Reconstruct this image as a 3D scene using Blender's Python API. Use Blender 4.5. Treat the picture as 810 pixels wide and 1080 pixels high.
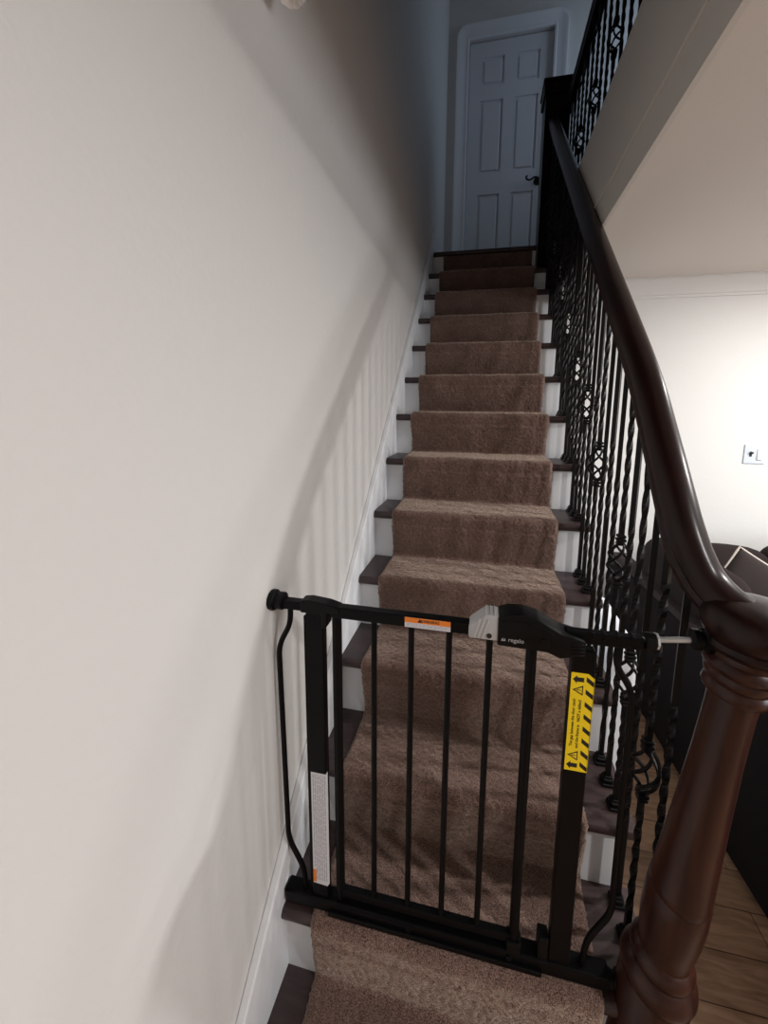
import bpy, bmesh, math, random
import numpy as np
from mathutils import Vector, Matrix
PI = math.pi
rnd = random.Random(7)
for o in list(bpy.data.objects):
    bpy.data.objects.remove(o)
SC = bpy.context.scene
COL = SC.collection

# ------------------------------------------------------------------ camera
def make_camera():
    yaw, pitch, roll = 0.2019, -0.1421, 0.0116
    cy, sy, cp, sp, cr, sr = (math.cos(yaw), math.sin(yaw), math.cos(pitch), math.sin(pitch), math.cos(roll), math.sin(roll))
    f = Vector((-sy * cp, cy * cp, sp)); r = Vector((cy, sy, 0)); u = r.cross(f)
    r2 = cr * r + sr * u; u2 = -sr * r + cr * u
    m = Matrix(((r2.x, u2.x, -f.x, 0.43386), (r2.y, u2.y, -f.y, -3.13404), (r2.z, u2.z, -f.z, 1.62274), (0, 0, 0, 1)))
    cam = bpy.data.cameras.new('camera')
    cam.sensor_fit = 'HORIZONTAL'; cam.sensor_width = 36.0
    cam.lens = 36.0 * 407.3 / 810.0
    cam.shift_x = -(427.3152 - 405) / 810.0
    cam.shift_y = (490.3529 - 540) / 810.0
    cam.clip_start = 0.02
    o = bpy.data.objects.new('camera', cam); COL.objects.link(o); o.matrix_world = m
    SC.camera = o
make_camera()

# ------------------------------------------------------------------ world, lights, exposure
w = bpy.data.worlds.new('world'); SC.world = w; w.use_nodes = True
w.node_tree.nodes['Background'].inputs[0].default_value = (0.6, 0.7, 1.0, 1)
w.node_tree.nodes['Background'].inputs[1].default_value = 0.05
def point_light(name, loc, power, col, radius):
    l = bpy.data.lights.new(name, 'POINT'); l.energy = power; l.color = col; l.shadow_soft_size = radius
    o = bpy.data.objects.new(name, l); COL.objects.link(o); o.location = loc
    return o
def area_light(name, loc, target, power, col, sx, sy):
    l = bpy.data.lights.new(name, 'AREA'); l.energy = power; l.color = col; l.shape = 'RECTANGLE'; l.size = sx; l.size_y = sy
    o = bpy.data.objects.new(name, l); COL.objects.link(o); o.location = loc
    d = Vector(target) - Vector(loc); o.rotation_euler = d.to_track_quat('-Z', 'Y').to_euler()
    return o
def can_light(name, loc, power, col, r=0.07):                  # recessed ceiling spot: a small disc shining down
    l = bpy.data.lights.new(name, 'AREA'); l.energy = power; l.color = col; l.shape = 'DISK'; l.size = 2 * r
    o = bpy.data.objects.new(name, l); COL.objects.link(o); o.location = loc
LC = (1.0, 0.985, 0.965)
can_light('living_room_can', (2.15, -1.30, 2.425), 8, LC)
can_light('living_room_can', (3.00, -1.85, 2.425), 50, LC)
can_light('living_room_can', (2.45, -3.45, 2.425), 27, LC)
area_light('living_room_window', (4.9, -3.0, 1.35), (0.4, -2.0, 0.9), 38, (0.88, 0.93, 1.0), 1.5, 1.2)
area_light('upper_hall_window', (1.85, 0.25, 4.3), (0.7, 0.75, 4.1), 3.2, (0.62, 0.78, 1.0), 0.9, 1.3)
SC.view_settings.view_transform = 'Standard'
SC.view_settings.look = 'None'
SC.view_settings.gamma = 1.0
SC.view_settings.use_curve_mapping = False
SC.view_settings.exposure = 0.46

# ------------------------------------------------------------------ materials
def mat(name, col, rough=0.5, metal=0.0, spec=0.5, bump=None, noise=None, coat=0.0):
    m = bpy.data.materials.new(name); m.use_nodes = True
    nt = m.node_tree; b = nt.nodes['Principled BSDF']
    b.inputs['Base Color'].default_value = (*col, 1); b.inputs['Roughness'].default_value = rough
    b.inputs['Metallic'].default_value = metal; b.inputs['Specular IOR Level'].default_value = spec
    b.inputs['Coat Weight'].default_value = coat; b.inputs['Coat Roughness'].default_value = 0.2
    tc = nt.nodes.new('ShaderNodeTexCoord')
    if noise:      # (scale, colour2, stretch)
        sc, c2, st = noise
        mp = nt.nodes.new('ShaderNodeMapping'); mp.inputs['Scale'].default_value = st
        n = nt.nodes.new('ShaderNodeTexNoise'); n.inputs['Scale'].default_value = sc; n.inputs['Detail'].default_value = 5
        cr = nt.nodes.new('ShaderNodeValToRGB')
        cr.color_ramp.elements[0].position = 0.35; cr.color_ramp.elements[1].position = 0.65
        cr.color_ramp.elements[0].color = (*col, 1); cr.color_ramp.elements[1].color = (*c2, 1)
        nt.links.new(tc.outputs['Object'], mp.inputs[0]); nt.links.new(mp.outputs[0], n.inputs['Vector'])
        nt.links.new(n.outputs['Fac'], cr.inputs[0]); nt.links.new(cr.outputs[0], b.inputs['Base Color'])
    if bump:       # (scale, strength, distance)
        n2 = nt.nodes.new('ShaderNodeTexNoise'); n2.inputs['Scale'].default_value = bump[0]; n2.inputs['Detail'].default_value = 4
        bp = nt.nodes.new('ShaderNodeBump'); bp.inputs['Strength'].default_value = bump[1]; bp.inputs['Distance'].default_value = bump[2]
        nt.links.new(tc.outputs['Object'], n2.inputs['Vector']); nt.links.new(n2.outputs['Fac'], bp.inputs['Height'])
        nt.links.new(bp.outputs[0], b.inputs['Normal'])
    return m
M = {}
M['wall'] = mat('cream_wall_paint', (0.70, 0.685, 0.665), 0.6, bump=(55, 0.25, 0.004))
M['far_wall'] = mat('pale_wall_paint', (0.71, 0.705, 0.685), 0.6, bump=(55, 0.2, 0.003))
M['ceiling'] = mat('ceiling_paint', (0.66, 0.61, 0.56), 0.7, bump=(70, 0.2, 0.003))
M['trim'] = mat('white_trim_paint', (0.86, 0.88, 0.91), 0.35)
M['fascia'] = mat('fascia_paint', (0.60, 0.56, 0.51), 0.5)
M['door'] = mat('door_paint', (0.74, 0.76, 0.80), 0.4)
M['tread'] = mat('dark_stained_tread', (0.038, 0.023, 0.023), 0.36, noise=(6, (0.056, 0.036, 0.036), (1.5, 14, 14)), bump=(60, 0.1, 0.002))
M['mahogany'] = mat('mahogany', (0.047, 0.0150, 0.0085), 0.36, spec=0.22, noise=(5, (0.024, 0.008, 0.006), (9, 9, 0.9)), coat=0.18)
M['rail'] = mat('dark_mahogany_rail', (0.020, 0.0062, 0.0052), 0.34, spec=0.16, noise=(7, (0.010, 0.004, 0.0035), (8, 1.2, 1.2)), coat=0.16)
M['iron'] = mat('black_wrought_iron', (0.004, 0.0037, 0.0038), 0.42, spec=0.22, bump=(220, 0.25, 0.001))
M['gate'] = mat('black_gate_enamel', (0.0025, 0.0025, 0.003), 0.42, spec=0.13)
M['plastic'] = mat('black_gate_plastic', (0.003, 0.003, 0.0035), 0.42, spec=0.16)
M['steel'] = mat('zinc_plated_steel', (0.72, 0.78, 0.82), 0.38, metal=0.55)
M['grey'] = mat('light_grey_plastic', (0.48, 0.48, 0.49), 0.45)
M['yellow'] = mat('yellow_sticker', (1.0, 0.73, 0.012), 0.45)
M['ink'] = mat('black_ink', (0.010, 0.010, 0.010), 0.5)
M['orange'] = mat('orange_sticker', (0.90, 0.24, 0.02), 0.5)
M['paper'] = mat('white_sticker', (0.74, 0.75, 0.80), 0.5)
M['print'] = mat('grey_print', (0.36, 0.36, 0.40), 0.6)
M['white_print'] = mat('white_print', (0.40, 0.40, 0.40), 0.5)
M['sofa'] = mat('charcoal_sofa_fabric', (0.008, 0.006, 0.0065), 0.95, spec=0.15, noise=(3, (0.011, 0.0085, 0.009), (1, 1, 1)), bump=(400, 0.3, 0.001))
M['cushion'] = mat('brown_sofa_fabric', (0.019, 0.0135, 0.0135), 0.95, spec=0.15, noise=(3, (0.026, 0.019, 0.0185), (1, 1, 1)), bump=(400, 0.3, 0.001))
M['pillow'] = mat('grey_brown_pillow_fabric', (0.038, 0.030, 0.029), 0.95, spec=0.15, bump=(500, 0.35, 0.001))
M['piping'] = mat('cream_piping', (0.62, 0.55, 0.50), 0.7)
M['bin'] = mat('white_bin_plastic', (0.72, 0.74, 0.78), 0.4)
M['switch'] = mat('switch_plastic', (0.60, 0.66, 0.74), 0.35)
M['glass'] = mat('milky_white_glass', (0.72, 0.70, 0.68), 0.3)
M['bronze'] = mat('dark_bronze', (0.015, 0.012, 0.012), 0.35, metal=0.6)

def carpet_mat():
    m = mat('brown_pile_carpet', (0.1, 0.06, 0.05), 0.95, spec=0.1)
    nt = m.node_tree; b = nt.nodes['Principled BSDF']; tc = nt.nodes.new('ShaderNodeTexCoord')
    def noise(s, d=3):
        n = nt.nodes.new('ShaderNodeTexNoise'); n.inputs['Scale'].default_value = s; n.inputs['Detail'].default_value = d
        nt.links.new(tc.outputs['Object'], n.inputs['Vector']); return n
    n1 = noise(400); n2 = noise(9)
    r1 = nt.nodes.new('ShaderNodeValToRGB'); r1.color_ramp.elements[0].position = 0.36; r1.color_ramp.elements[1].position = 0.66
    r1.color_ramp.elements[0].color = (0.060, 0.034, 0.031, 1); r1.color_ramp.elements[1].color = (0.36, 0.235, 0.188, 1)
    r2 = nt.nodes.new('ShaderNodeValToRGB'); r2.color_ramp.elements[0].position = 0.3; r2.color_ramp.elements[1].position = 0.7
    r2.color_ramp.elements[0].color = (0.78, 0.76, 0.76, 1); r2.color_ramp.elements[1].color = (1.0, 1.0, 1.0, 1)
    mx = nt.nodes.new('ShaderNodeMix'); mx.data_type = 'RGBA'; mx.blend_type = 'MULTIPLY'; mx.inputs[0].default_value = 1.0
    nt.links.new(n1.outputs['Fac'], r1.inputs[0]); nt.links.new(n2.outputs['Fac'], r2.inputs[0])
    nt.links.new(r1.outputs[0], mx.inputs[6]); nt.links.new(r2.outputs[0], mx.inputs[7])
    nt.links.new(mx.outputs[2], b.inputs['Base Color'])
    b.inputs['Sheen Weight'].default_value = 1.0; b.inputs['Sheen Roughness'].default_value = 0.42
    b.inputs['Sheen Tint'].default_value = (1.0, 0.80, 0.66, 1)
    bp = nt.nodes.new('ShaderNodeBump'); bp.inputs['Strength'].default_value = 0.7; bp.inputs['Distance'].default_value = 0.004
    nt.links.new(n1.outputs['Fac'], bp.inputs['Height']); nt.links.new(bp.outputs[0], b.inputs['Normal'])
    return m
M['carpet'] = carpet_mat()

def floor_mat():
    m = mat('oak_plank_floor', (0.3, 0.2, 0.12), 0.38)
    nt = m.node_tree; b = nt.nodes['Principled BSDF']; tc = nt.nodes.new('ShaderNodeTexCoord')
    br = nt.nodes.new('ShaderNodeTexBrick'); br.inputs['Scale'].default_value = 1.0
    br.inputs['Brick Width'].default_value = 0.9; br.inputs['Row Height'].default_value = 0.125; br.inputs['Mortar Size'].default_value = 0.0015
    br.inputs['Color1'].default_value = (0.50, 0.33, 0.21, 1); br.inputs['Color2'].default_value = (0.33, 0.205, 0.13, 1)
    br.inputs['Mortar'].default_value = (0.10, 0.055, 0.03, 1)
    nt.links.new(tc.outputs['Object'], br.inputs['Vector'])
    mp = nt.nodes.new('ShaderNodeMapping'); mp.inputs['Scale'].default_value = (1.6, 11, 1)
    n = nt.nodes.new('ShaderNodeTexNoise'); n.inputs['Scale'].default_value = 4; n.inputs['Detail'].default_value = 7; n.inputs['Distortion'].default_value = 0.8
    nt.links.new(tc.outputs['Object'], mp.inputs[0]); nt.links.new(mp.outputs[0], n.inputs['Vector'])
    r = nt.nodes.new('ShaderNodeValToRGB'); r.color_ramp.elements[0].position = 0.33; r.color_ramp.elements[1].position = 0.68
    r.color_ramp.elements[0].color = (0.62, 0.55, 0.5, 1); r.color_ramp.elements[1].color = (1.1, 1.08, 1.05, 1)
    mx = nt.nodes.new('ShaderNodeMix'); mx.data_type = 'RGBA'; mx.blend_type = 'MULTIPLY'; mx.inputs[0].default_value = 1.0
    nt.links.new(n.outputs['Fac'], r.inputs[0]); nt.links.new(br.outputs['Color'], mx.inputs[6]); nt.links.new(r.outputs[0], mx.inputs[7])
    nt.links.new(mx.outputs[2], b.inputs['Base Color'])
    return m
M['floor'] = floor_mat()

# ------------------------------------------------------------------ helpers
def obj(name, bm, m, parent=None, smooth=False, loc=None):
    me = bpy.data.meshes.new(name)
    if isinstance(bm, bmesh.types.BMesh):
        bmesh.ops.recalc_face_normals(bm, faces=bm.faces[:])
        bm.to_mesh(me); bm.free()
    else:
        me = bm
    me.materials.clear(); me.materials.append(m)
    if smooth:
        me.polygons.foreach_set('use_smooth', [True] * len(me.polygons))
        if smooth is not True:
            me.set_sharp_from_angle(angle=smooth)
    o = bpy.data.objects.new(name, me); COL.objects.link(o)
    if parent: o.parent = parent
    if loc is not None: o.location = loc
    return o
SM = math.radians(38)
def thing(name, label, cat, loc=(0, 0, 0), rotz=0, group=None):
    o = bpy.data.objects.new(name, None); COL.objects.link(o)
    o.location = loc; o.rotation_euler = (0, 0, rotz); o.empty_display_size = 0.05
    o['label'] = label; o['category'] = cat
    if group: o['group'] = group
    return o
def tag(o, label, cat, group=None):
    o['label'] = label; o['category'] = cat
    if group: o['group'] = group
    return o
def struct(name, bm, m, smooth=False):
    o = obj(name, bm, m, None, smooth); o['kind'] = 'structure'; return o
def new(): return bmesh.new()
def bev(bm, geom_edges, off, seg=2):
    if off > 0:
        bmesh.ops.bevel(bm, geom=geom_edges, offset=off, segments=seg, affect='EDGES', profile=0.5, clamp_overlap=True)
def box(bm, x0, x1, y0, y1, z0, z1, b=0.0, seg=2, mtx=None):
    t = bmesh.new()
    bmesh.ops.create_cube(t, size=1.0)
    for v in t.verts:
        v.co = Vector(((x0 + x1) / 2 + v.co.x * (x1 - x0), (y0 + y1) / 2 + v.co.y * (y1 - y0), (z0 + z1) / 2 + v.co.z * (z1 - z0)))
    bev(t, t.edges[:], b, seg)
    merge(bm, t, mtx); return bm
def merge(bm, t, mtx=None):
    if mtx is not None: bmesh.ops.transform(t, matrix=mtx, verts=t.verts[:])
    me = bpy.data.meshes.new('tmp'); t.to_mesh(me); t.free(); bm.from_mesh(me); bpy.data.meshes.remove(me)
def prism(bm, poly, axis, a0, a1, b=0.0, mtx=None, seg=2):
    """polygon (p,q) extruded along axis 'x' (p=y,q=z), 'y' (p=x,q=z) or 'z' (p=x,q=y)"""
    t = bmesh.new()
    def P(p, q, a): return {'x': (a, p, q), 'y': (p, a, q), 'z': (p, q, a)}[axis]
    lo = [t.verts.new(P(p, q, a0)) for p, q in poly]; hi = [t.verts.new(P(p, q, a1)) for p, q in poly]
    n = len(poly); t.faces.new(lo); t.faces.new(hi[::-1])
    for i in range(n): t.faces.new((lo[i], lo[(i + 1) % n], hi[(i + 1) % n], hi[i]))
    bmesh.ops.recalc_face_normals(t, faces=t.faces[:])
    bev(t, t.edges[:], b, seg)
    merge(bm, t, mtx); return bm
def sweep(bm, path, prof, up=Vector((0, 0, 1)), closed_prof=True, cap=True, scale=None):
    """sweep a 2-D profile (a: sideways, b: up) along a path"""
    P = [Vector(p) for p in path]; rings = []
    for i, p in enumerate(P):
        d = (P[min(i + 1, len(P) - 1)] - P[max(i - 1, 0)]).normalized()
        s = d.cross(up).normalized(); u = s.cross(d).normalized()
        k = scale[i] if scale else 1.0
        rings.append([bm.verts.new(p + s * a * k + u * c * k) for a, c in prof])
    n = len(prof)
    for i in range(len(rings) - 1):
        for j in range(n if closed_prof else n - 1):
            bm.faces.new((rings[i][j], rings[i][(j + 1) % n], rings[i + 1][(j + 1) % n], rings[i + 1][j]))
    if cap: bm.faces.new(rings[0][::-1]); bm.faces.new(rings[-1])
    return bm
def circ(r, n=10): return [(r * math.cos(2 * PI * i / n), r * math.sin(2 * PI * i / n)) for i in range(n)]
def tube(bm, path, r, n=10, up=Vector((0, 0.02, 1))):
    P = [Vector(p) for p in path]
    # pick a reference not parallel to any segment
    for cand in (Vector((0, 1, 0)), Vector((1, 0, 0)), Vector((0, 0, 1))):
        if all(abs((P[i + 1] - P[i]).normalized().dot(cand)) < 0.97 for i in range(len(P) - 1)): up = cand; break
    return sweep(bm, path, circ(r, n), up)
def smooth_path(pts, n=8):
    P = [Vector(p) for p in pts]; Q = [P[0]]
    for i in range(len(P) - 1):
        p0 = P[max(i - 1, 0)]; p1 = P[i]; p2 = P[i + 1]; p3 = P[min(i + 2, len(P) - 1)]
        for k in range(1, n + 1):
            t = k / n
            Q.append(0.5 * ((2 * p1) + (p2 - p0) * t + (2 * p0 - 5 * p1 + 4 * p2 - p3) * t * t + (3 * p1 - p0 - 3 * p2 + p3) * t ** 3))
    return Q
def fillet_path(pts, r, n=6):
    P = [Vector(p) for p in pts]; Q = [P[0]]
    for i in range(1, len(P) - 1):
        a = (P[i - 1] - P[i]); b = (P[i + 1] - P[i]); k = min(r, a.length * .45, b.length * .45)
        s = P[i] + a.normalized() * k; e = P[i] + b.normalized() * k
        for j in range(n + 1):
            t = j / n; Q.append((1 - t) ** 2 * s + 2 * t * (1 - t) * P[i] + t * t * e)
    Q.append(P[-1]); return Q
def lathe(bm, prof, n=40, cx=0, cy=0, mtx=None):
    t = bmesh.new(); rings = []
    for r, z in prof: rings.append([t.verts.new((cx + r * math.cos(2 * PI * i / n), cy + r * math.sin(2 * PI * i / n), z)) for i in range(n)])
    for i in range(len(rings) - 1):
        for j in range(n): t.faces.new((rings[i][j], rings[i][(j + 1) % n], rings[i + 1][(j + 1) % n], rings[i + 1][j]))
    t.faces.new(rings[0][::-1]); t.faces.new(rings[-1])
    merge(bm, t, mtx); return bm
def text_mesh(s, size, mtx, bold=0.0, align='CENTER'):
    cu = bpy.data.curves.new('txt', 'FONT'); cu.body = s; cu.size = size; cu.align_x = align; cu.align_y = 'CENTER'
    cu.offset = bold; cu.extrude = 0.0001; cu.resolution_u = 3
    o = bpy.data.objects.new('txt', cu); COL.objects.link(o)
    dg = bpy.context.evaluated_depsgraph_get(); dg.update()
    me = bpy.data.meshes.new_from_object(o.evaluated_get(dg)); bpy.data.objects.remove(o); bpy.data.curves.remove(cu)
    me.transform(mtx); return me

# ------------------------------------------------------------------ dimensions
R, RUN, TOP = 0.2, 0.20223, 2.8          # rise, run, landing height
def ny(k): return -k * RUN               # nosing y of tread k (0 = landing)
def tz(k): return TOP - k * R + (.022 if k == 0 else 0)            # top of tread k
def nl(y): return TOP + y * R / RUN      # nosing line
OH, TT = 0.0255, 0.0315
WX = -0.02                               # left wall face
CEIL = 2.43
FARY = -0.345

# ------------------------------------------------------------------ the setting
struct('floor', box(new(), WX - .1, 5.2, -6.6, 1.0, -0.1, 0.0), M['floor'])
struct('wall_left', box(new(), WX - .12, WX, -6.6, 0.92, 0, 5.5), M['wall'])
struct('wall_far', box(new(), 0.86, 5.2, FARY, FARY + .1, 0, CEIL + .3), M['far_wall'])
struct('wall_right', box(new(), 5.1, 5.2, -6.6, 1.0, 0, 5.5), M['far_wall'])
struct('wall_back', box(new(), WX, 5.1, -6.6, -6.5, 0, 5.5), M['wall'])
# lower ceiling / upper floor with the stairwell opening left free
FX = 0.83
struct('ceiling', box(box(new(), FX + .014, 5.1, -6.5, FARY + .1, CEIL, TOP - .02), WX, FX + .014, -6.5, -3.7, CEIL, TOP - .02), M['ceiling'])
struct('floor_upper', box(box(new(), FX + .06, 5.1, -6.5, .8, TOP - .02, TOP), WX, FX + .06, 0.06, .8, TOP - TT, TOP + .022), M['tread'])
struct('ceiling_upper', box(new(), WX, 5.1, -6.5, .92, 5.35, 5.45), M['ceiling'])
# fascia along the stairwell opening, its lower trim strip and top nosing
struct('trim_1', box(new(), FX, FX + .014, -3.7, .0, 2.31, TOP), M['fascia'])
struct('trim_2', box(new(), FX - .006, FX + .002, -3.7, .0, CEIL - .012, CEIL + .006, .003), M['fascia'])
# wall behind the landing, with the doorway
DX0, DX1, DZ, DY = 0.165, 0.885, TOP + 2.06, 0.80
bm = new()
box(bm, WX, DX0, DY, DY + .12, TOP, 5.35); box(bm, DX1, 5.1, DY, DY + .12, TOP, 5.35); box(bm, DX0, DX1, DY, DY + .12, DZ, 5.35)
struct('wall_landing', bm, M['far_wall'])
# casing with rounded outer corners
def casing():
    bm = new()
    def outline(o, rad):
        pts = [(DX0 - o, TOP)]
        for i in range(9):
            a = PI - i / 8 * PI / 2
            pts.append((DX0 - o + rad + rad * math.cos(a), DZ + o - rad + rad * math.sin(a)))
        for i in range(9):
            a = PI / 2 - i / 8 * PI / 2
            pts.append((DX1 + o - rad + rad * math.cos(a), DZ + o - rad + rad * math.sin(a)))
        pts.append((DX1 + o, TOP)); return pts
    # stepped profile from the opening outwards: (offset, depth in front of the wall)
    prof = [(-.004, 0.0), (-.004, .014), (.012, .018), (.020, .013), (.075, .020), (.088, .028), (.105, .028), (.110, 0.0)]
    rings = []
    for o, d in prof:
        rad = max(.0005, (o / .11) * .10 if o > 0 else .0005)
        rings.append([bm.verts.new((x, DY - d, z)) for x, z in outline(max(o, -.004), rad)])
    for i in range(len(rings) - 1):
        for j in range(len(rings[0]) - 1):
            bm.faces.new((rings[i][j], rings[i][j + 1], rings[i + 1][j + 1], rings[i + 1][j]))
    return bm
struct('trim_3', casing(), M['trim'], SM)
# six-panel door
def door():
    root = None
    x0, x1, z0, z1 = DX0 + .01, DX1 - .004, TOP + .006, DZ - .012
    bm = new(); box(bm, x0, x1, DY + .045, DY + .075, z0, z1)
    wd = x1 - x0; st = .105; mid = (x0 + x1) / 2; ml = .05
    zs = [(z0 + .21, z0 + .80), (z0 + .98, z0 + 1.58), (z0 + 1.70, z1 - .12)]
    # stiles, rails and raised panels
    f0, f1 = DY + .032, DY + .046
    box(bm, x0, x0 + st, f0, f1, z0, z1); box(bm, x1 - st, x1, f0, f1, z0, z1); box(bm, mid - ml, mid + ml, f0, f1, z0, z1)
    zz = z0
    for a, b in zs + [(z1, z1)]:
        for xa, xb in ((x0 + st, mid - ml), (mid + ml, x1 - st)):
            box(bm, xa, xb, f0, f1, zz, a)
        zz = b
    for a, b in zs:
        for xa, xb in ((x0 + st, mid - ml), (mid + ml, x1 - st)):
            box(bm, xa + .022, xb - .022, f0 + .002, f1, a + .022, b - .022, .006, 1)
    d = struct('door_1', bm, M['door'])
    # lever handle with a scrolled end
    hz, hx = TOP + .875, x1 - .072
    hb = new()
    T = Matrix.Translation((hx, f0, hz)) @ Matrix.Rotation(PI / 2, 4, 'X')
    lathe(hb, [(.0, 0), (.034, .0), (.034, .006), (.026, .012), (.012, .016), (.010, .05), (.006, .056)], 20, mtx=T)
    lev = smooth_path([(hx, f0 - .05, hz), (hx - .03, f0 - .055, hz + .008), (hx - .07, f0 - .055, hz - .012), (hx - .098, f0 - .055, hz - .002), (hx - .104, f0 - .055, hz + .018), (hx - .092, f0 - .055, hz + .024)], 5)
    tube(hb, lev, .008, 8)
    obj('door_handle', hb, M['bronze'], d, SM)
    return d
door()
# crown moulding on the far wall
def crown():
    bm = new(); prof = [(0, 0), (0, -.105), (.010, -.105), (.014, -.092), (.022, -.088), (.030, -.070), (.052, -.040), (.066, -.026), (.072, -.014), (.080, -.012), (.080, 0)]
    prism(bm, [(FARY - a, CEIL + b) for a, b in prof], 'x', 0.9, 5.1); return bm
struct('trim_4', crown(), M['far_wall'], math.radians(25))
struct('baseboard_far', prism(new(), [(FARY, 0), (FARY - .015, 0), (FARY - .015, .11), (FARY - .006, .13), (FARY, .13)], 'x', 0.9, 5.1), M['trim'])
# sloping skirt board on the left wall
def skirt():
    bm = new(); ya, yb = .16, -2.9
    lo = [(ya, nl(ya) + .02), (ya, nl(ya) + .10), (ya - .06, nl(ya) + .07), (yb, nl(yb) + .132), (yb, nl(yb) + .02)]
    lo = [(.20, nl(.20) + .02), (.20, nl(.20) + .10), (.15, nl(.15) + .135), (yb, nl(yb) + .135), (yb, max(0, nl(yb) + .02))]
    prism(bm, lo, 'x', WX, 0.0, .004)
    prism(bm, [(.2, nl(.2) + .03), (yb, nl(yb) + .03), (yb, 0.0), (.2, 0.0)][:4], 'x', WX, -.009)
    return bm
struct('trim_5', skirt(), M['trim'])
struct('baseboard_left', box(new(), WX, -.004, -6.5, -2.9, 0, .13, .004), M['trim'])

# ------------------------------------------------------------------ staircase
stairs = thing('staircase', 'straight staircase of dark stained treads and white risers rising to the landing', 'stairs', (0, -2.83, 0))
def local(o): o.matrix_parent_inverse = Matrix.Translation((0, 2.83, 0)); return o
def make_tread(k):
    y0, y1, z = ny(k), ny(k) + OH + RUN + .004, tz(k)
    if k == 0: y1 = .06
    xr = 0.842
    bm = new(); n = 8; prof = [(y1, z - TT), (y1, z)]
    for i in range(n + 1):
        a = PI / 2 + i / n * PI
        prof.append((y0 + TT / 2 * .9 + TT / 2 * .9 * math.cos(a), z - TT / 2 + TT / 2 * math.sin(a)))
    prism(bm, prof, 'x', -.009, xr)
    return bm
for k in range(0, 14):
    local(obj('tread', make_tread(k), M['tread'], stairs, SM))
    rb = new(); box(rb, -.009, 0.826, ny(k) + OH, ny(k) + OH + .018, max(0, tz(k + 1)), tz(k) - TT)
    local(obj('riser', rb, M['trim'], stairs))
def side_panel():
    poly = [(ny(0) + OH, tz(0) - TT)]
    for k in range(0, 14):
        poly.append((ny(k) + OH + .001, tz(k) - TT)); poly.append((ny(k) + OH + .001, max(0.0, tz(k + 1) - TT)))
    poly.append((ny(0) + .15, 0.0)); poly.append((ny(0) + .15, tz(0) - TT)); return poly[1:]
local(obj('side_panel', prism(new(), side_panel(), 'x', .808, .829), M['trim'], stairs))

# ------------------------------------------------------------------ carpet runner
def runner():
    th = .013; ra = .026
    pts = []
    def add(y, z):
        pts.append((y, z))
    for k in range(0, 14):
        yr = ny(k) + OH - th                  # face of the pile on the riser
        z1 = max(0, tz(k + 1))
        if k == 0:
            add(yr, tz(0) - TT - .004)
        else:                                 # nosing wrap: top -> front -> tucked under
            cy_, cz_ = ny(k) + .014, tz(k) + th - ra
            for i in range(13):
                a = PI / 2 + i / 12 * (PI * .56)
                add(cy_ + ra * math.cos(a), cz_ + ra * math.sin(a))
            add(ny(k) - .0095, tz(k) - .034); add(ny(k) - .0070, tz(k) - .044); add(ny(k) - .0090, tz(k) - .056)
        if k < 13:
            add(yr, z1 + th + .012); add(yr - .004, z1 + th + .003); add(yr - .014, z1 + th)
        else:
            add(yr, .004)
    # resample
    P = np.array(pts); d = np.r_[0, np.cumsum(np.hypot(*np.diff(P, axis=0).T))]
    s = np.arange(0, d[-1], .0048); Y = np.interp(s, d, P[:, 0]); Z = np.interp(s, d, P[:, 1])
    ty = np.gradient(Y); tzv = np.gradient(Z); L = np.hypot(ty, tzv) + 1e-9
    N = np.stack([tzv / L, -ty / L], 1)       # outward normal: up on treads, towards -y on risers
    if N[:, 1].mean() < 0: N = -N
    x0, x1, dx = .068, .728, .0048
    xs = np.arange(x0, x1 + 1e-6, dx); nx = len(xs)
    # rounded pile edges: side columns roll down to the backing
    rs = np.random.RandomState(3)
    off = np.zeros(nx); edge = np.minimum(np.arange(nx), np.arange(nx)[::-1])
    for e, v in ((0, -.0125), (1, -.005), (2, -.0015)): off[edge == e] = v
    ns = len(s)
    H = rs.normal(0, .0014, (ns, nx)) + off[None, :]
    low = rs.normal(0, 1, (ns // 10 + 2, nx // 10 + 2))
    iy = np.linspace(0, low.shape[0] - 1.001, ns); ix = np.linspace(0, low.shape[1] - 1.001, nx)
    a, b = iy.astype(int), ix.astype(int); fa, fb = (iy - a)[:, None], (ix - b)[None, :]
    lowf = (low[a][:, b] * (1 - fa) * (1 - fb) + low[a + 1][:, b] * fa * (1 - fb) + low[a][:, b + 1] * (1 - fa) * fb + low[a + 1][:, b + 1] * fa * fb)
    H += lowf * .0012
    X = np.repeat(xs[None, :], ns, 0) + rs.normal(0, .0009, (ns, nx))
    wob = np.interp(np.arange(ns), np.arange(0, ns + 20, 20), rs.normal(0, .0018, len(np.arange(0, ns + 20, 20))))
    X[:, :3] += wob[:, None]; X[:, -3:] -= wob[:, None]
    V = np.stack([X, Y[:, None] + N[:, 0:1] * H, Z[:, None] + N[:, 1:2] * H], 2).reshape(-1, 3)
    I = np.arange(ns * nx).reshape(ns, nx)
    F = np.stack([I[:-1, :-1], I[1:, :-1], I[1:, 1:], I[:-1, 1:]], 2).reshape(-1, 4)
    me = bpy.data.meshes.new('stair_runner')
    me.vertices.add(len(V)); me.vertices.foreach_set('co', V.ravel())
    me.loops.add(F.size); me.loops.foreach_set('vertex_index', F.ravel())
    me.polygons.add(len(F)); me.polygons.foreach_set('loop_start', np.arange(0, F.size, 4)); me.polygons.foreach_set('loop_total', np.full(len(F), 4))
    me.update(calc_edges=True); me.validate()
    return me
o = obj('stair_runner', runner(), M['carpet'], None, True)
tag(o, 'brown pile carpet runner laid down the middle of the stairs', 'carpet')

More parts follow.
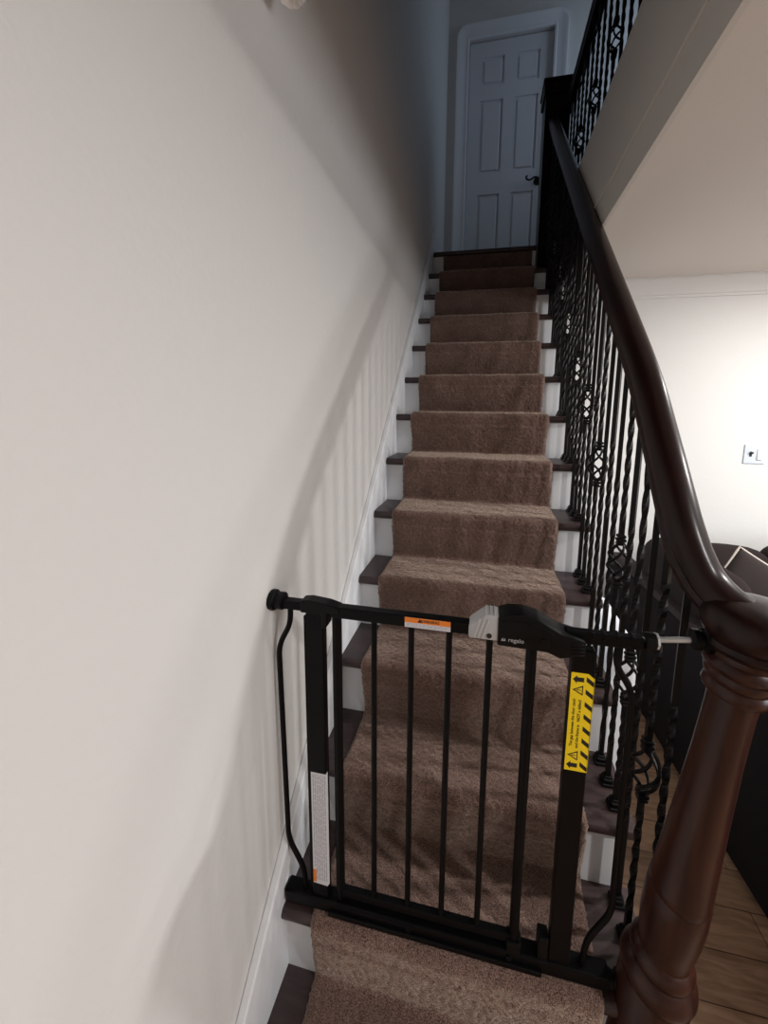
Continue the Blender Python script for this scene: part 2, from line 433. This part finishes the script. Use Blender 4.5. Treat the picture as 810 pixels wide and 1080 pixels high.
# ------------------------------------------------------------------ stair railing
BX = 0.806
RAILH = 0.95
rail = thing('stair_railing', 'dark mahogany handrail on twisted black iron balusters along the open side of the stairs', 'railing', (BX, -2.4, .4))
IR = Matrix.Translation((-BX, 2.4, -.4))
def inr(o): o.matrix_parent_inverse = IR; return o
def loaf(w=.0345, h=.038):
    pts = []
    for i in range(13):                       # rounded top
        a = i / 12 * PI
        pts.append((w * math.cos(a), .004 + h * math.sin(a) * .82))
    pts += [(-w * .98, -.008), (-w * .80, -.014), (-w * .86, -.024), (-w * .72, -.033), (w * .72, -.033), (w * .86, -.024), (w * .80, -.014), (w * .98, -.008)]
    return pts
NEWX, NEWY = 0.8945, -2.405
def rz(y): return 1.693 + .925 * (y + 2.1)
railpts = [(BX + .001, y, rz(y)) for y in (-.075, -.5, -1.0, -1.5, -1.8, -2.0)]
tailp = smooth_path([(BX + .001, -1.9, rz(-1.9)), (BX + .001, -2.0, rz(-2.0)), (BX + .001, -2.11, 1.676), (BX + .003, -2.21, 1.552), (BX + .009, -2.267, 1.465), (BX + .016, -2.303, 1.402), (.834, -2.328, 1.350), (.850, -2.348, 1.311), (.872, -2.374, 1.284), (.897, -2.400, 1.268), (.912, -2.415, 1.262)], 6)
tz_y = [p.y for p in tailp[::-1]]; tz_z = [p.z for p in tailp[::-1]]
def rail_z(y): return rz(y) if y > -2.0 else float(np.interp(y, tz_y, tz_z))
path = [Vector(p) for p in railpts[:-1]] + tailp[7:]
hr = inr(obj('handrail', sweep(new(), path, loaf()), M['rail'], rail, SM))
capb = lathe(new(), [(.02, 1.213), (.058, 1.213), (.066, 1.218), (.070, 1.226), (.066, 1.234), (.072, 1.243), (.077, 1.256), (.078, 1.270), (.072, 1.286), (.058, 1.297), (.03, 1.303), (.002, 1.304)], 48, .903, NEWY)
inr(obj('newel_cap', capb, M['rail'], rail, SM))
def newel():
    t = new()
    prof = [(.030, 1.216), (.050, 1.214), (.052, 1.206), (.050, 1.199), (.054, 1.194), (.0575, 1.186), (.055, 1.178), (.050, 1.174), (.052, 1.168), (.050, 1.160), (.0455, 1.154), (.049, 1.148), (.0505, 1.140), (.047, 1.132), (.038, 1.128),
            (.0370, 1.10), (.0385, 1.00), (.043, .88), (.0475, .78), (.0505, .71), (.0525, .700), (.0500, .694), (.0525, .688), (.0535, .66), (.0525, .62), (.049, .585), (.0445, .560),
            (.0455, .553), (.052, .548), (.0565, .540), (.0575, .531), (.054, .523), (.0535, .520), (.061, .514), (.067, .504), (.0685, .493), (.066, .481), (.0605, .474), (.0605, .471), (.064, .466), (.064, .30), (.068, .29), (.070, .27), (.070, .0)]
    prof = prof[::-1]
    lathe(t, prof, 48)
    return t
zt, zb = 1.216, .45
nw = newel()
# the post leans slightly outwards at the top, pushed by the gate
sh = Matrix.Identity(4); lean = .0995
mt = Matrix.Translation((NEWX, NEWY, zt)) @ Matrix.Rotation(lean, 4, 'Y') @ Matrix.Translation((0, 0, -zt))
bmesh.ops.transform(nw, matrix=mt, verts=nw.verts[:])
inr(obj('newel_post', nw, M['mahogany'], rail, SM))

# balusters: bar with twisted stretches, a square shoe and (some) a basket
def twist_bar(bm, z0, z1, s, zones):
    """square bar of half width s; zones = (za, zb, turns) are twisted"""
    steps = [z0]
    for za, zb, t in zones:
        za, zb = max(za, z0), min(zb, z1)
        if zb - za < .03: continue
        n = max(4, int(t * 20)); steps += [za + (zb - za) * i / n for i in range(n + 1)]
    steps += [z1]; steps = sorted(set(round(v, 5) for v in steps))
    rings = []
    for z in steps:
        a = 0
        for za, zb, t in zones:
            a += 2 * PI * t * min(1, max(0, (z - za) / (zb - za)))
        tw = any(za + .004 < z < zb - .004 for za, zb, t in zones)
        k = s * (.93 if tw else 1.0)
        rings.append([bm.verts.new((k * (c * math.cos(a) - d * math.sin(a)), k * (c * math.sin(a) + d * math.cos(a)), z)) for c, d in ((1, 1), (-1, 1), (-1, -1), (1, -1))])
    for i in range(len(rings) - 1):
        for j in range(4): bm.faces.new((rings[i][j], rings[i][(j + 1) % 4], rings[i + 1][(j + 1) % 4], rings[i + 1][j]))
    bm.faces.new(rings[0][::-1]); bm.faces.new(rings[-1]); return bm
def collar(bm, z, s=.0115, h=.007):
    for dz, k in ((-h * 1.5, .9), (0, 1.0), (h * 1.5, .9)):
        box(bm, -s * k, s * k, -s * k, s * k, z + dz - h * .6, z + dz + h * .6, .002, 1)
def basket(zc, hl=.062, rad=.030):
    bm = new()
    for q in range(4):
        P = []
        for i in range(19):
            t = i / 18; a = q * PI / 2 + t * 2 * PI * .62
            r = .005 + rad * (math.sin(PI * t) ** .85)
            P.append((r * math.cos(a), r * math.sin(a), zc - hl + 2 * hl * t))
        sweep(bm, P, circ(.0042, 6), Vector((.3, .4, 1)).normalized() if False else Vector((0, 1, 0)) if q % 2 == 0 else Vector((1, 0, 0)))
    collar(bm, zc - hl - .006); collar(bm, zc + hl + .006)
    return bm
def basket2(zc, hl=.055, rad=.0255):
    bm = new()
    for q in range(4):
        rings = []
        for i in range(21):
            t = i / 20; a = q * PI / 2 + t * 2 * PI * .62
            r = .004 + rad * (math.sin(PI * t) ** .85); c = Vector((r * math.cos(a), r * math.sin(a), zc - hl + 2 * hl * t))
            e1 = Vector((math.cos(a), math.sin(a), 0)); e2 = Vector((-math.sin(a) * .55, math.cos(a) * .55, -.83 if math.cos(PI * t) > -2 else 0))
            rings.append([bm.verts.new(c + e1 * .0042 * math.cos(g) + e2 * .0042 * math.sin(g)) for g in [2 * PI * j / 6 for j in range(6)]])
        for i in range(20):
            for j in range(6): bm.faces.new((rings[i][j], rings[i][(j + 1) % 6], rings[i + 1][(j + 1) % 6], rings[i + 1][j]))
    collar(bm, zc - hl - .006); collar(bm, zc + hl + .006)
    return bm
def shoe():
    bm = new(); box(bm, -.017, .017, -.017, .017, 0, .010, .002, 1); box(bm, -.0135, .0135, -.0135, .0135, .010, .022, .003, 1)
    box(bm, -.010, .010, -.010, .010, .022, .028, .002, 1); return bm
S_ = .0060
cache = {}
def mesh_of(key, fn, m, smooth=False):
    if key not in cache:
        bm = fn(); bmesh.ops.recalc_face_normals(bm, faces=bm.faces[:]); me = bpy.data.meshes.new(key[0]); bm.to_mesh(me); bm.free(); me.materials.append(m)
        cache[key] = me
    return cache[key]
def link(name, me, parent, loc=(0, 0, 0), inv=None):
    o = bpy.data.objects.new(name, me); COL.objects.link(o); o.parent = parent; o.location = loc
    if inv is not None: o.matrix_parent_inverse = inv
    return o
def make_baluster(parent, inv, x, y, z, L, kind, bh):
    Lq = round(L, 3); bh = round(bh, 3) if bh else 0
    if kind == 'basket':
        def f():
            bm = new(); twist_bar(bm, 0, bh - .057, S_, [(.08, max(.16, bh - .10), 1.4)]); twist_bar(bm, bh + .057, Lq, S_, [(bh + .11, Lq - .08, 1.6)]); return bm
    elif kind == 'double':
        def f(): return twist_bar(new(), 0, Lq, S_, [(.12, .34, 1.25), (.50, .74, 1.4)])
    else:
        def f(): return twist_bar(new(), 0, Lq, S_, [(.24, .64, 2.2)])
    b = link('baluster', mesh_of(('baluster', kind, Lq, bh), f, M['iron']), parent, (x, y, z), inv)
    link('shoe', mesh_of(('shoe',), shoe, M['iron']), b)
    if kind == 'basket':
        link('basket', mesh_of(('basket', bh), lambda: basket2(bh), M['iron']), b)
    return b
baskets = {(12, 1): .45, (11, 0): .37, (11, 2): .62, (9, 0): .45, (8, 0): .45, (7, 0): .40, (6, 1): .44, (5, 1): .45, (4, 0): .40, (3, 1): .42, (2, 0): .40, (1, 0): .4}
for n in range(1, 13):
    for s_, dy in enumerate((.060, .127, .194)):
        y = ny(n) + dy; x = BX
        if n == 1 and s_ > 0: continue
        if (n, s_) == (12, 0): y, x = -2.331, BX + .026
        kind = 'basket' if (n, s_) in baskets else ('double' if s_ == 1 else 'single')
        bh = baskets.get((n, s_), 0)
        make_baluster(rail, IR, x, y, tz(n), rail_z(y) - .046 - tz(n), kind, bh)

# ------------------------------------------------------------------ landing railing (upper hall)
lr = thing('landing_railing', 'dark upper hall railing with box newel at the head of the stairs', 'railing', (.83, 0, TOP))
IL = Matrix.Translation((-.83, 0, -TOP))
LX = 0.905
nb = new()
box(nb, .748, .912, -.082, .082, TOP - .42, 3.735, .003, 1)
obj_n = obj('newel_post', nb, M['rail'], lr); obj_n.matrix_parent_inverse = IL
nc = new(); box(nc, .735, .925, -.095, .095, 3.735, 3.800, .004, 1); box(nc, .728, .932, -.102, .102, 3.800, 3.822, .006)
obj_c = obj('newel_cap', nc, M['rail'], lr); obj_c.matrix_parent_inverse = IL
o = obj('handrail', sweep(new(), [(LX, -.08, 3.630), (LX, -3.7, 3.630)], loaf()), M['rail'], lr, SM); o.matrix_parent_inverse = IL
sh_ = box(new(), LX - .05, LX + .04, -3.7, -.08, TOP, TOP + .02, .004); o = obj('shoe_rail', sh_, M['rail'], lr); o.matrix_parent_inverse = IL
n_up = 0
y = -.19
while y > -3.5:
    kind = ('basket', 'single', 'double')[n_up % 3]
    make_baluster(lr, IL, LX, y, TOP + .02, 3.595 - TOP - .02, kind, .36 if kind == 'basket' else 0)
    n_up += 1; y -= .105

# ------------------------------------------------------------------ safety gate
G = -2.395
gate = thing('safety_gate', 'black metal pressure-mounted child safety gate across the bottom of the stairs', 'gate', (.37, G, tz(12) + .012))
IG = Matrix.Translation((-.37, -G, -(tz(12) + .012)))
def g(name, bm, m, smooth=False, parent=None):
    o = obj(name, bm, m, parent or gate, smooth); o.matrix_parent_inverse = IG if parent is None else Matrix.Identity(4); return o
def pad(bm, x, z, r, sgn):
    lathe(bm, [(r * .55, 0), (r * .98, .0), (r, .004), (r * .97, .010), (r * .72, .013), (r * .70, .017), (r * .82, .019), (r * .82, .030), (r * .6, .032)], 12, mtx=Matrix.Translation((x, G, z)) @ Matrix.Rotation(sgn * PI / 2, 4, 'Y'))
zc = 1.192
# fixed U-frame
g('frame_post', box(box(new(), .066, .107, G - .011, G + .011, .402, 1.196, .003), .058, .064, G - .004, G + .004, .45, 1.17, .001), M['gate'])
g('frame_post', box(new(), .614, .657, G - .012, G + .012, .402, 1.175, .003), M['gate'])
bb = new(); box(bb, -.006, .738, G - .017, G + .017, .4125, .446, .004); box(bb, .11, .60, G - .024, G - .015, .4125, .425, .002, 1); box(bb, .13, .32, G - .019, G - .016, .436, .442, .001, 1)
for xx in (.30, .525): box(bb, xx, xx + .012, G - .020, G - .014, .425, .438, .001, 1)
g('bottom_bar', bb, M['gate'])
tb = new(); box(tb, .004, .075, G - .011, G + .011, zc - .008, zc + .012, .003)
g('top_bar', tb, M['gate'])
tb = new(); box(tb, .60, .737, G - .010, G + .010, 1.188, 1.211, .003)
for xx in (.645, .665, .690, .715): box(tb, xx, xx + .006, G - .0115, G + .0115, 1.2, 1.2125, .001, 1)
g('top_bar', tb, M['gate'])
# pressure bolts with wall cups
p1 = new(); pad(p1, WX + .001, 1.198, .0235, 1); g('wall_cup', p1, M['plastic'], SM)
p2 = new(); pad(p2, -.001, .428, .018, 1); g('wall_cup', p2, M['plastic'], SM)
p3 = new(); pad(p3, .845, 1.2185, .0225, -1); g('wall_cup', p3, M['plastic'], SM)
p4 = new(); pad(p4, .764, .424, .020, -1); g('wall_cup', p4, M['plastic'], SM)
g('threaded_rod', tube(new(), [(.735, G, 1.206), (.835, G, 1.2185)], .0052, 12), M['steel'], SM)
nt_ = new(); lathe(nt_, [(.006, 0), (.0155, 0), (.0165, .003), (.0165, .015), (.0155, .018), (.006, .018)], 8, mtx=Matrix.Translation((.738, G, 1.2045)) @ Matrix.Rotation(PI / 2, 4, 'Y'))
g('adjusting_nut', nt_, M['plastic'])
nt_ = new(); lathe(nt_, [(.006, 0), (.0150, 0), (.0150, .004), (.006, .004)], 8, mtx=Matrix.Translation((.7565, G, 1.2065)) @ Matrix.Rotation(PI / 2, 4, 'Y'))
g('lock_nut', nt_, M['steel'])
# bent side wires
g('side_wire', tube(new(), fillet_path([(.026, G, 1.188), (.024, G, 1.145), (-.006, G, 1.088), (.001, G, .575), (.040, G, .500), (.044, G, .44)], .025), .0062, 10), M['gate'], SM)
g('side_wire', tube(new(), fillet_path([(.696, G, 1.195), (.694, G, 1.150), (.729, G, 1.095), (.731, G, .590), (.690, G, .510), (.683, G, .44)], .025), .0062, 10), M['gate'], SM)
# swinging door leaf
leaf = new(); box(leaf, .125, .60, G - .0115, G + .0115, zc - .014, zc + .011, .003); g('door_top_rail', leaf, M['gate'])
leaf = new(); box(leaf, .125, .556, G - .008, G + .008, .456, .476, .003); g('door_bottom_rail', leaf, M['gate'])
g('hinge_stile', tube(new(), [(.135, G, .448), (.135, G, 1.18)], .0105, 14), M['gate'], SM)
g('latch_stile', tube(new(), [(.541, G, .452), (.541, G, 1.18)], .0108, 14), M['gate'], SM)
for xx in (.219, .300, .379, .460):
    g('bar', tube(new(), [(xx, G, .472), (xx, G, 1.182)], .0066, 12), M['gate'], SM)
hb = new(); prism(hb, [(.056, 1.183), (.056, 1.210), (.075, 1.213), (.118, 1.209), (.144, 1.202), (.146, 1.190), (.118, 1.188), (.118, 1.158), (.112, 1.152), (.104, 1.152), (.104, 1.183)], 'y', G - .015, G + .015, .003)
g('hinge_cap', hb, M['plastic'])
lb = new(); box(lb, .525, .556, G - .016, G + .016, .438, .468, .004); g('lower_latch', lb, M['plastic'])
g('latch_keeper', box(new(), .590, .612, G - .014, G + .014, .44, .50, .003), M['plastic'])
# latch handle
hy0, hy1 = G - .021, G + .021
hg = new(); prism(hg, [(.418, 1.178), (.418, 1.203), (.440, 1.222), (.452, 1.231), (.476, 1.230), (.476, 1.178)], 'y', hy0, hy1, .004)
for i, xx in enumerate((.448, .456, .464)):
    prism(hg, [(xx, 1.226), (xx + .003, 1.2325), (xx + .006, 1.226)], 'y', hy0 + .003, hy1 - .003)
    prism(hg, [(xx - .022, 1.181), (xx - .016, 1.181), (xx - .006, 1.222), (xx - .010, 1.222)], 'y', hy0 - .0014, hy0 + .002, .0005)
hl = g('release_slide', hg, M['grey'], SM)
dot = new(); lathe(dot, [(.0, 0), (.0052, 0), (.0052, .0015), (.0, .0016)], 16, mtx=Matrix.Translation((.458, hy0 + .0005, 1.188)) @ Matrix.Rotation(PI / 2, 4, 'X'))
obj('button', dot, M['ink'], hl)
hk = new(); prism(hk, [(.474, 1.171), (.474, 1.231), (.495, 1.238), (.520, 1.2395), (.548, 1.233), (.572, 1.220), (.590, 1.210), (.610, 1.206), (.634, 1.200), (.634, 1.176), (.630, 1.170), (.606, 1.164), (.590, 1.160), (.568, 1.169), (.540, 1.170)], 'y', hy0 - .003, hy1 + .003, .005)
prism(hk, [(.478, 1.224), (.520, 1.229), (.556, 1.219), (.578, 1.206), (.576, 1.203), (.554, 1.215), (.520, 1.2255), (.478, 1.2205)], 'y', hy0 - .0045, hy0, .001)
for i in range(4): box(hk, .606, .632, hy0 - .0045, hy0 - .001, 1.172 + i * .007, 1.1745 + i * .007, .0008, 1)
lathe(hk, [(.0, 0), (.010, 0), (.010, .0025), (.0075, .003), (.0, .003)], 20, mtx=Matrix.Translation((.560, hy0 - .002, 1.187)) @ Matrix.Rotation(PI / 2, 4, 'X'))
hk_o = g('latch_handle', hk, M['plastic'], SM)
TXM = lambda x, y, z: Matrix.Translation((x, y, z)) @ Matrix.Rotation(PI / 2, 4, 'X')
me = text_mesh('regalo', .0118, TXM(.5085, hy0 - .0033, 1.1865), .00012)
obj('logo_lettering', me, M['white_print'], hk_o)
lg = new(); prism(lg, [(.4805, 1.1835), (.4840, 1.1900), (.4850, 1.1830)], 'y', hy0 - .0034, hy0 - .0031); prism(lg, [(.4850, 1.1835), (.4880, 1.1895), (.4890, 1.1835)], 'y', hy0 - .0034, hy0 - .0031)
obj('logo_mark', lg, M['white_print'], hk_o)
# yellow hazard sticker on the latch post
sy = G - .0124
st = new(); prism(st, [(.6148, .9190), (.6148, 1.1300), (.6455, 1.1300), (.6558, 1.1215), (.6558, .9190)], 'y', sy - .0003, sy + .0003)
box(st, .6568, .6574, G - .0118, G + .004, .9190, 1.1215)
stk = g('hazard_sticker', st, M['yellow']); stk['label'] = 'yellow and black striped warning sticker'
sb = new()
for i in range(8):
    z0 = .921 + i * .0262
    x0, x1 = .6425, .6557
    prism(sb, [(x0, z0 + .010), (x0, z0 + .0195), (x1, z0 + .0095), (x1, z0)], 'y', sy - .0006, sy - .0002)
    prism(sb, [(G - .0118, z0), (G - .0118, z0 + .0095), (G + .004, z0 - .002), (G + .004, z0 - .0105)] if i > 0 else [(G - .0118, z0), (G - .0118, z0 + .0095), (G - .006, z0 + .006), (G - .006, z0)], 'x', .6572, .6577)
obj('hazard_stripes', sb, M['ink'], stk)
for z0 in (1.1165, .9315):    # arrows point across the post towards the door leaf
    ar = prism(new(), [(.6180, z0), (.6255, z0 + .0085), (.6255, z0 + .0045), (.6380, z0 + .0045), (.6380, z0 - .0045), (.6255, z0 - .0045), (.6255, z0 - .0085)], 'y', sy - .0006, sy - .0002)
    obj('arrow', ar, M['ink'], stk)
def tri(bm, z0):
    def T(k): return [(.6185 + (1 - k) * .0125, z0), (.6375 - (1 - k) * .005, z0 + .0105 * k), (.6375 - (1 - k) * .005, z0 - .0105 * k)]
    A, B = T(1.0), T(.68)
    for i in range(3):
        j = (i + 1) % 3; prism(bm, [A[i], A[j], B[j], B[i]], 'y', sy - .0006, sy - .0002)
    box(bm, .6255, .6318, sy - .0006, sy - .0002, z0 - .0008, z0 + .0008); box(bm, .6328, .6342, sy - .0006, sy - .0002, z0 - .0008, z0 + .0008)
    return bm
for z0 in (1.0945, .9535): obj('warning_triangle', tri(new(), z0), M['ink'], stk)
def vtext(x, z): return Matrix(((0, -1, 0, x), (0, 0, -1, sy - .0005), (1, 0, 0, z), (0, 0, 0, 1)))
obj('lettering', text_mesh('The gap between the door catch', .0078, vtext(.6232, 1.0240), .00012), M['ink'], stk)
obj('lettering', text_mesh('and the frame is', .0078, vtext(.6338, .9700), .00012, align='LEFT'), M['ink'], stk)
obj('lettering', text_mesh('NOT', .0080, vtext(.6338, 1.0275), .0002, align='LEFT'), M['ink'], stk)
obj('lettering', text_mesh('a defect!', .0078, vtext(.6338, 1.0475), .00012, align='LEFT'), M['ink'], stk)
# orange and white caution sticker on the top rail
cyy = G - .0118
cs = g('caution_sticker', box(new(), .288, .382, cyy - .0003, cyy, 1.180, 1.2015), M['paper']); cs['label'] = 'orange and white caution sticker'
obj('orange_band', box(new(), .288, .382, cyy - .0006, cyy - .0002, 1.1905, 1.2015), M['orange'], cs)
obj('lettering', text_mesh('WARNING', .0085, TXM(.339, cyy - .0007, 1.196), .0002), M['ink'], cs)
tr = new(); prism(tr, [(.3145, 1.1925), (.3195, 1.2000), (.3245, 1.1925)], 'y', cyy - .0009, cyy - .0005); obj('warning_triangle', tr, M['ink'], cs)
pr = new()
for r_ in range(3):
    x = .292
    while x < .378:
        L = rnd.uniform(.004, .010); box(pr, x, min(x + L, .379), cyy - .0005, cyy - .0002, 1.1825 + r_ * .0026, 1.1834 + r_ * .0026); x += L + .002
obj('fine_print', pr, M['print'], cs)
# long white instruction label on the hinge post
iy = G - .0113
il = new(); prism(il, [(.070, .484), (.070, .789), (.1065, .789), (.1115, .799), (.1115, .492), (.106, .482)], 'y', iy - .0004, iy)
ilo = g('instruction_label', il, M['paper']); ilo['label'] = 'long white instruction label with an orange corner'
obj('orange_block', box(new(), .0702, .078, iy - .0007, iy - .0003, .487, .522), M['orange'], ilo)
pr = new()
for c_ in range(7):
    x = .0745 + c_ * .0048 + (.005 if c_ < 1 else 0) * 0
    z = .495 if c_ > 0 else .53
    while z < .782:
        L = rnd.uniform(.006, .022); box(pr, x, x + .0016, iy - .0006, iy - .0003, z, min(z + L, .784)); z += L + .003
obj('fine_print', pr, M['print'], ilo)

# ------------------------------------------------------------------ sofa behind the railing
SA = math.radians(4.1)
sofa = thing('sectional_sofa', 'charcoal and brown corner sofa beyond the stair railing against the far wall', 'sofa', (1.255, -.50, 0), SA)
def soft_box(x0, x1, y0, y1, z0, z1, r, puff=.0, cuts=6):
    bm = new(); box(bm, x0, x1, y0, y1, z0, z1, r, 4)
    if puff:
        bmesh.ops.subdivide_edges(bm, edges=[e for e in bm.edges if e.calc_length() > .12], cuts=cuts, use_grid_fill=True)
        cx, cyv, cz = (x0 + x1) / 2, (y0 + y1) / 2, (z0 + z1) / 2; hx, hy, hz = (x1 - x0) / 2, (y1 - y0) / 2, (z1 - z0) / 2
        for v in bm.verts:
            a, b, c = (v.co.x - cx) / hx, (v.co.y - cyv) / hy, (v.co.z - cz) / hz
            fa, fb, fc = max(0, 1 - a * a), max(0, 1 - b * b), max(0, 1 - c * c)
            v.co.x += (1 if a > 0 else -1) * puff * fb * fc * abs(a); v.co.y += (1 if b > 0 else -1) * puff * fa * fc * abs(b); v.co.z += (1 if c > 0 else -1) * puff * fa * fb * abs(c)
    return bm
# local frame: +x away from the stairs, -y towards the camera
obj('back_frame', soft_box(0, .10, -2.15, 0, .05, .70, .02), M['sofa'], sofa, SM)
obj('back_frame', soft_box(.10, 1.75, -.10, 0, .05, .66, .02), M['sofa'], sofa, SM)
obj('lit_top_strip', soft_box(.004, .105, -2.14, -.01, .695, .73, .016), M['pillow'], sofa, SM)['label'] = 'top edge of the sofa back, lamp light painted in as paler brown'  # top of the back frame: light falling on it put in as paler fabric
obj('base', soft_box(.09, .92, -2.15, -.09, .05, .30, .015), M['sofa'], sofa, SM)
obj('base', soft_box(.92, 1.75, -.92, -.09, .05, .30, .015), M['sofa'], sofa, SM)
for (xa, xb, ya, yb) in ((.26, .93, -2.13, -1.55), (.26, .93, -1.54, -.95), (.26, .93, -.93, -.26), (.95, 1.74, -.93, -.26)):
    obj('seat_cushion', soft_box(xa, xb, ya, yb, .30, .46, .045, .012), M['cushion'], sofa, True)
def lean(o, ang, axis, at):
    o.data.transform(Matrix.Translation(at) @ Matrix.Rotation(ang, 4, axis) @ Matrix.Translation(-Vector(at)))
for (ya, yb, zt_) in ((-2.10, -1.50, .88), (-1.49, -.92, .90), (-.90, -.26, .93)):
    o = obj('back_cushion', soft_box(.11, .30, ya, yb, .46, zt_, .075, .03), M['cushion'], sofa, True); lean(o, -.12, 'Y', (.2, 0, .46))
for (xa, xb, zt_) in ((.25, .79, .835), (.80, 1.72, .865)):
    o = obj('back_cushion', soft_box(xa, xb, -.29, -.10, .46, zt_, .075, .03), M['cushion'], sofa, True); lean(o, -.10, 'X', (0, -.2, .46))
for (xa, ya) in ((.05, -.06), (.05, -2.1), (.86, -2.1), (1.68, -.06), (1.68, -.86)):
    obj('foot', box(new(), xa - .025, xa + .025, ya - .025, ya + .025, 0, .052, .004), M['rail'], sofa)

def pillow(name, loc, rot, s, th, m, label):
    root = thing(name, label, 'pillow', loc)
    n = 22; bm = new(); top, bot = {}, {}
    for i in range(n + 1):
        for j in range(n + 1):
            a, b = -1 + 2 * i / n, -1 + 2 * j / n
            f = (max(0, 1 - a ** 2) * max(0, 1 - b ** 2)) ** .42
            pin = 1 - .06 * (1 - max(abs(a), abs(b)) ** 2) * 0 - .045 * ((1 - a * a) * (abs(b) ** 4) + (1 - b * b) * (abs(a) ** 4))
            x, y = a * s / 2 * pin, b * s / 2 * pin
            e = i in (0, n) or j in (0, n)
            top[i, j] = bm.verts.new((x, y, th / 2 * f + .004 * math.sin(5 * a + 3 * b) * f)); bot[i, j] = top[i, j] if e else bm.verts.new((x, y, -th / 2 * f))
    for i in range(n):
        for j in range(n):
            bm.faces.new((top[i, j], top[i + 1, j], top[i + 1, j + 1], top[i, j + 1]))
            q = (bot[i, j], bot[i, j + 1], bot[i + 1, j + 1], bot[i + 1, j])
            if len(set(q)) > 2: 
                try: bm.faces.new(q)
                except ValueError: pass
    ring = [(i, 0) for i in range(n)] + [(n, j) for j in range(n)] + [(n - i, n) for i in range(n)] + [(0, n - j) for j in range(n)]
    P = [top[k].co.copy() for k in ring]; P.append(P[0].copy())
    root.rotation_euler = rot
    obj('cover', bm, m, root, True)
    pb = new(); tube(pb, P, .0055, 8, Vector((0, 0, 1))); obj('piping', pb, M['piping'], root, SM)
    return root
pillow('throw_pillow', (1.80, -1.02, .672), (math.radians(62), math.radians(28), math.radians(-28)), .42, .15, M['pillow'], 'dark grey brown pillow with cream piping on the corner sofa')

# white rounded bin on the floor between the stairs and the sofa
bn = thing('storage_bin', 'tall slim white bin with rounded top between the stairs and the sofa', 'bin', (.925, -1.60, 0))
def rsq(hx, hy, r, n=6):
    pts = []
    for cx, cyv, a0 in ((hx - r, hy - r, 0), (-hx + r, hy - r, PI / 2), (-hx + r, -hy + r, PI), (hx - r, -hy + r, 1.5 * PI)):
        for i in range(n + 1):
            a = a0 + i / n * PI / 2; pts.append((cx + r * math.cos(a), cyv + r * math.sin(a)))
    return pts
def loft(secs):
    bm = new(); rings = []
    for z, hx, hy, r in secs: rings.append([bm.verts.new((x, y, z)) for x, y in rsq(hx, hy, r)])
    n = len(rings[0])
    for i in range(len(rings) - 1):
        for j in range(n): bm.faces.new((rings[i][j], rings[i][(j + 1) % n], rings[i + 1][(j + 1) % n], rings[i + 1][j]))
    bm.faces.new(rings[0][::-1]); bm.faces.new(rings[-1]); return bm
obj('body', loft([(0, .072, .20, .02), (.01, .074, .202, .02), (.74, .052, .195, .02), (.745, .049, .192, .02)]), M['bin'], bn, SM)
obj('lid', loft([(.746, .050, .202, .02), (.79, .050, .198, .02), (.825, .046, .18, .02), (.845, .036, .15, .02), (.852, .022, .11, .015)]), M['bin'], bn, SM)

# ------------------------------------------------------------------ switch plate and wall lamp
sw = thing('light_switch', 'white double switch plate on the far living room wall', 'switch', (2.087, FARY, 1.373))
obj('plate', box(new(), -.058, .058, -.007, 0, -.060, .060, .003), M['switch'], sw)
tg = new(); box(tg, -.030, -.016, -.009, -.006, -.016, .016, .001, 1); prism(tg, [(-.006, -.006), (-.024, .006), (-.026, .014), (-.006, .010)], 'x', -.029, -.017); obj('toggle', tg, M['ink'], sw)['label'] = 'dark toggle lever'
rk = new(); box(rk, .010, .040, -.009, -.006, -.036, .036, .0015, 1); prism(rk, [(-.008, -.033), (-.015, -.033), (-.010, .033), (-.008, .033)], 'x', .0125, .0375); obj('rocker', rk, M['paper'], sw)
lamp = thing('wall_lamp', 'small white fluted glass wall lamp high on the left wall', 'lamp', (WX, -2.345, 2.472))
def fluted():
    bm = new(); n = 60; rings = []
    for z, r in ((-.070, .012), (-.076, .020), (-.066, .027), (-.03, .033), (.03, .040), (.032, .036), (-.02, .029)):
        def rr(i): return r + .0032 * abs(math.cos(i * 9 * PI / n)) ** .6
        rings.append([bm.verts.new((.060 + rr(i) * math.cos(2 * PI * i / n), rr(i) * math.sin(2 * PI * i / n), z)) for i in range(n)])
    for i in range(len(rings) - 1):
        for j in range(n): bm.faces.new((rings[i][j], rings[i][(j + 1) % n], rings[i + 1][(j + 1) % n], rings[i + 1][j]))
    bm.faces.new(rings[0][::-1]); bm.faces.new(rings[-1]); return bm
obj('shade', fluted(), M['glass'], lamp, SM)
obj('wall_plate', box(new(), 0, .012, -.026, .026, -.01, .09, .005), M['trim'], lamp)
obj('arm', tube(new(), smooth_path([(.008, 0, .05), (.035, 0, .065), (.060, 0, .045), (.060, 0, -.02)], 6), .006, 10), M['trim'], lamp, SM)
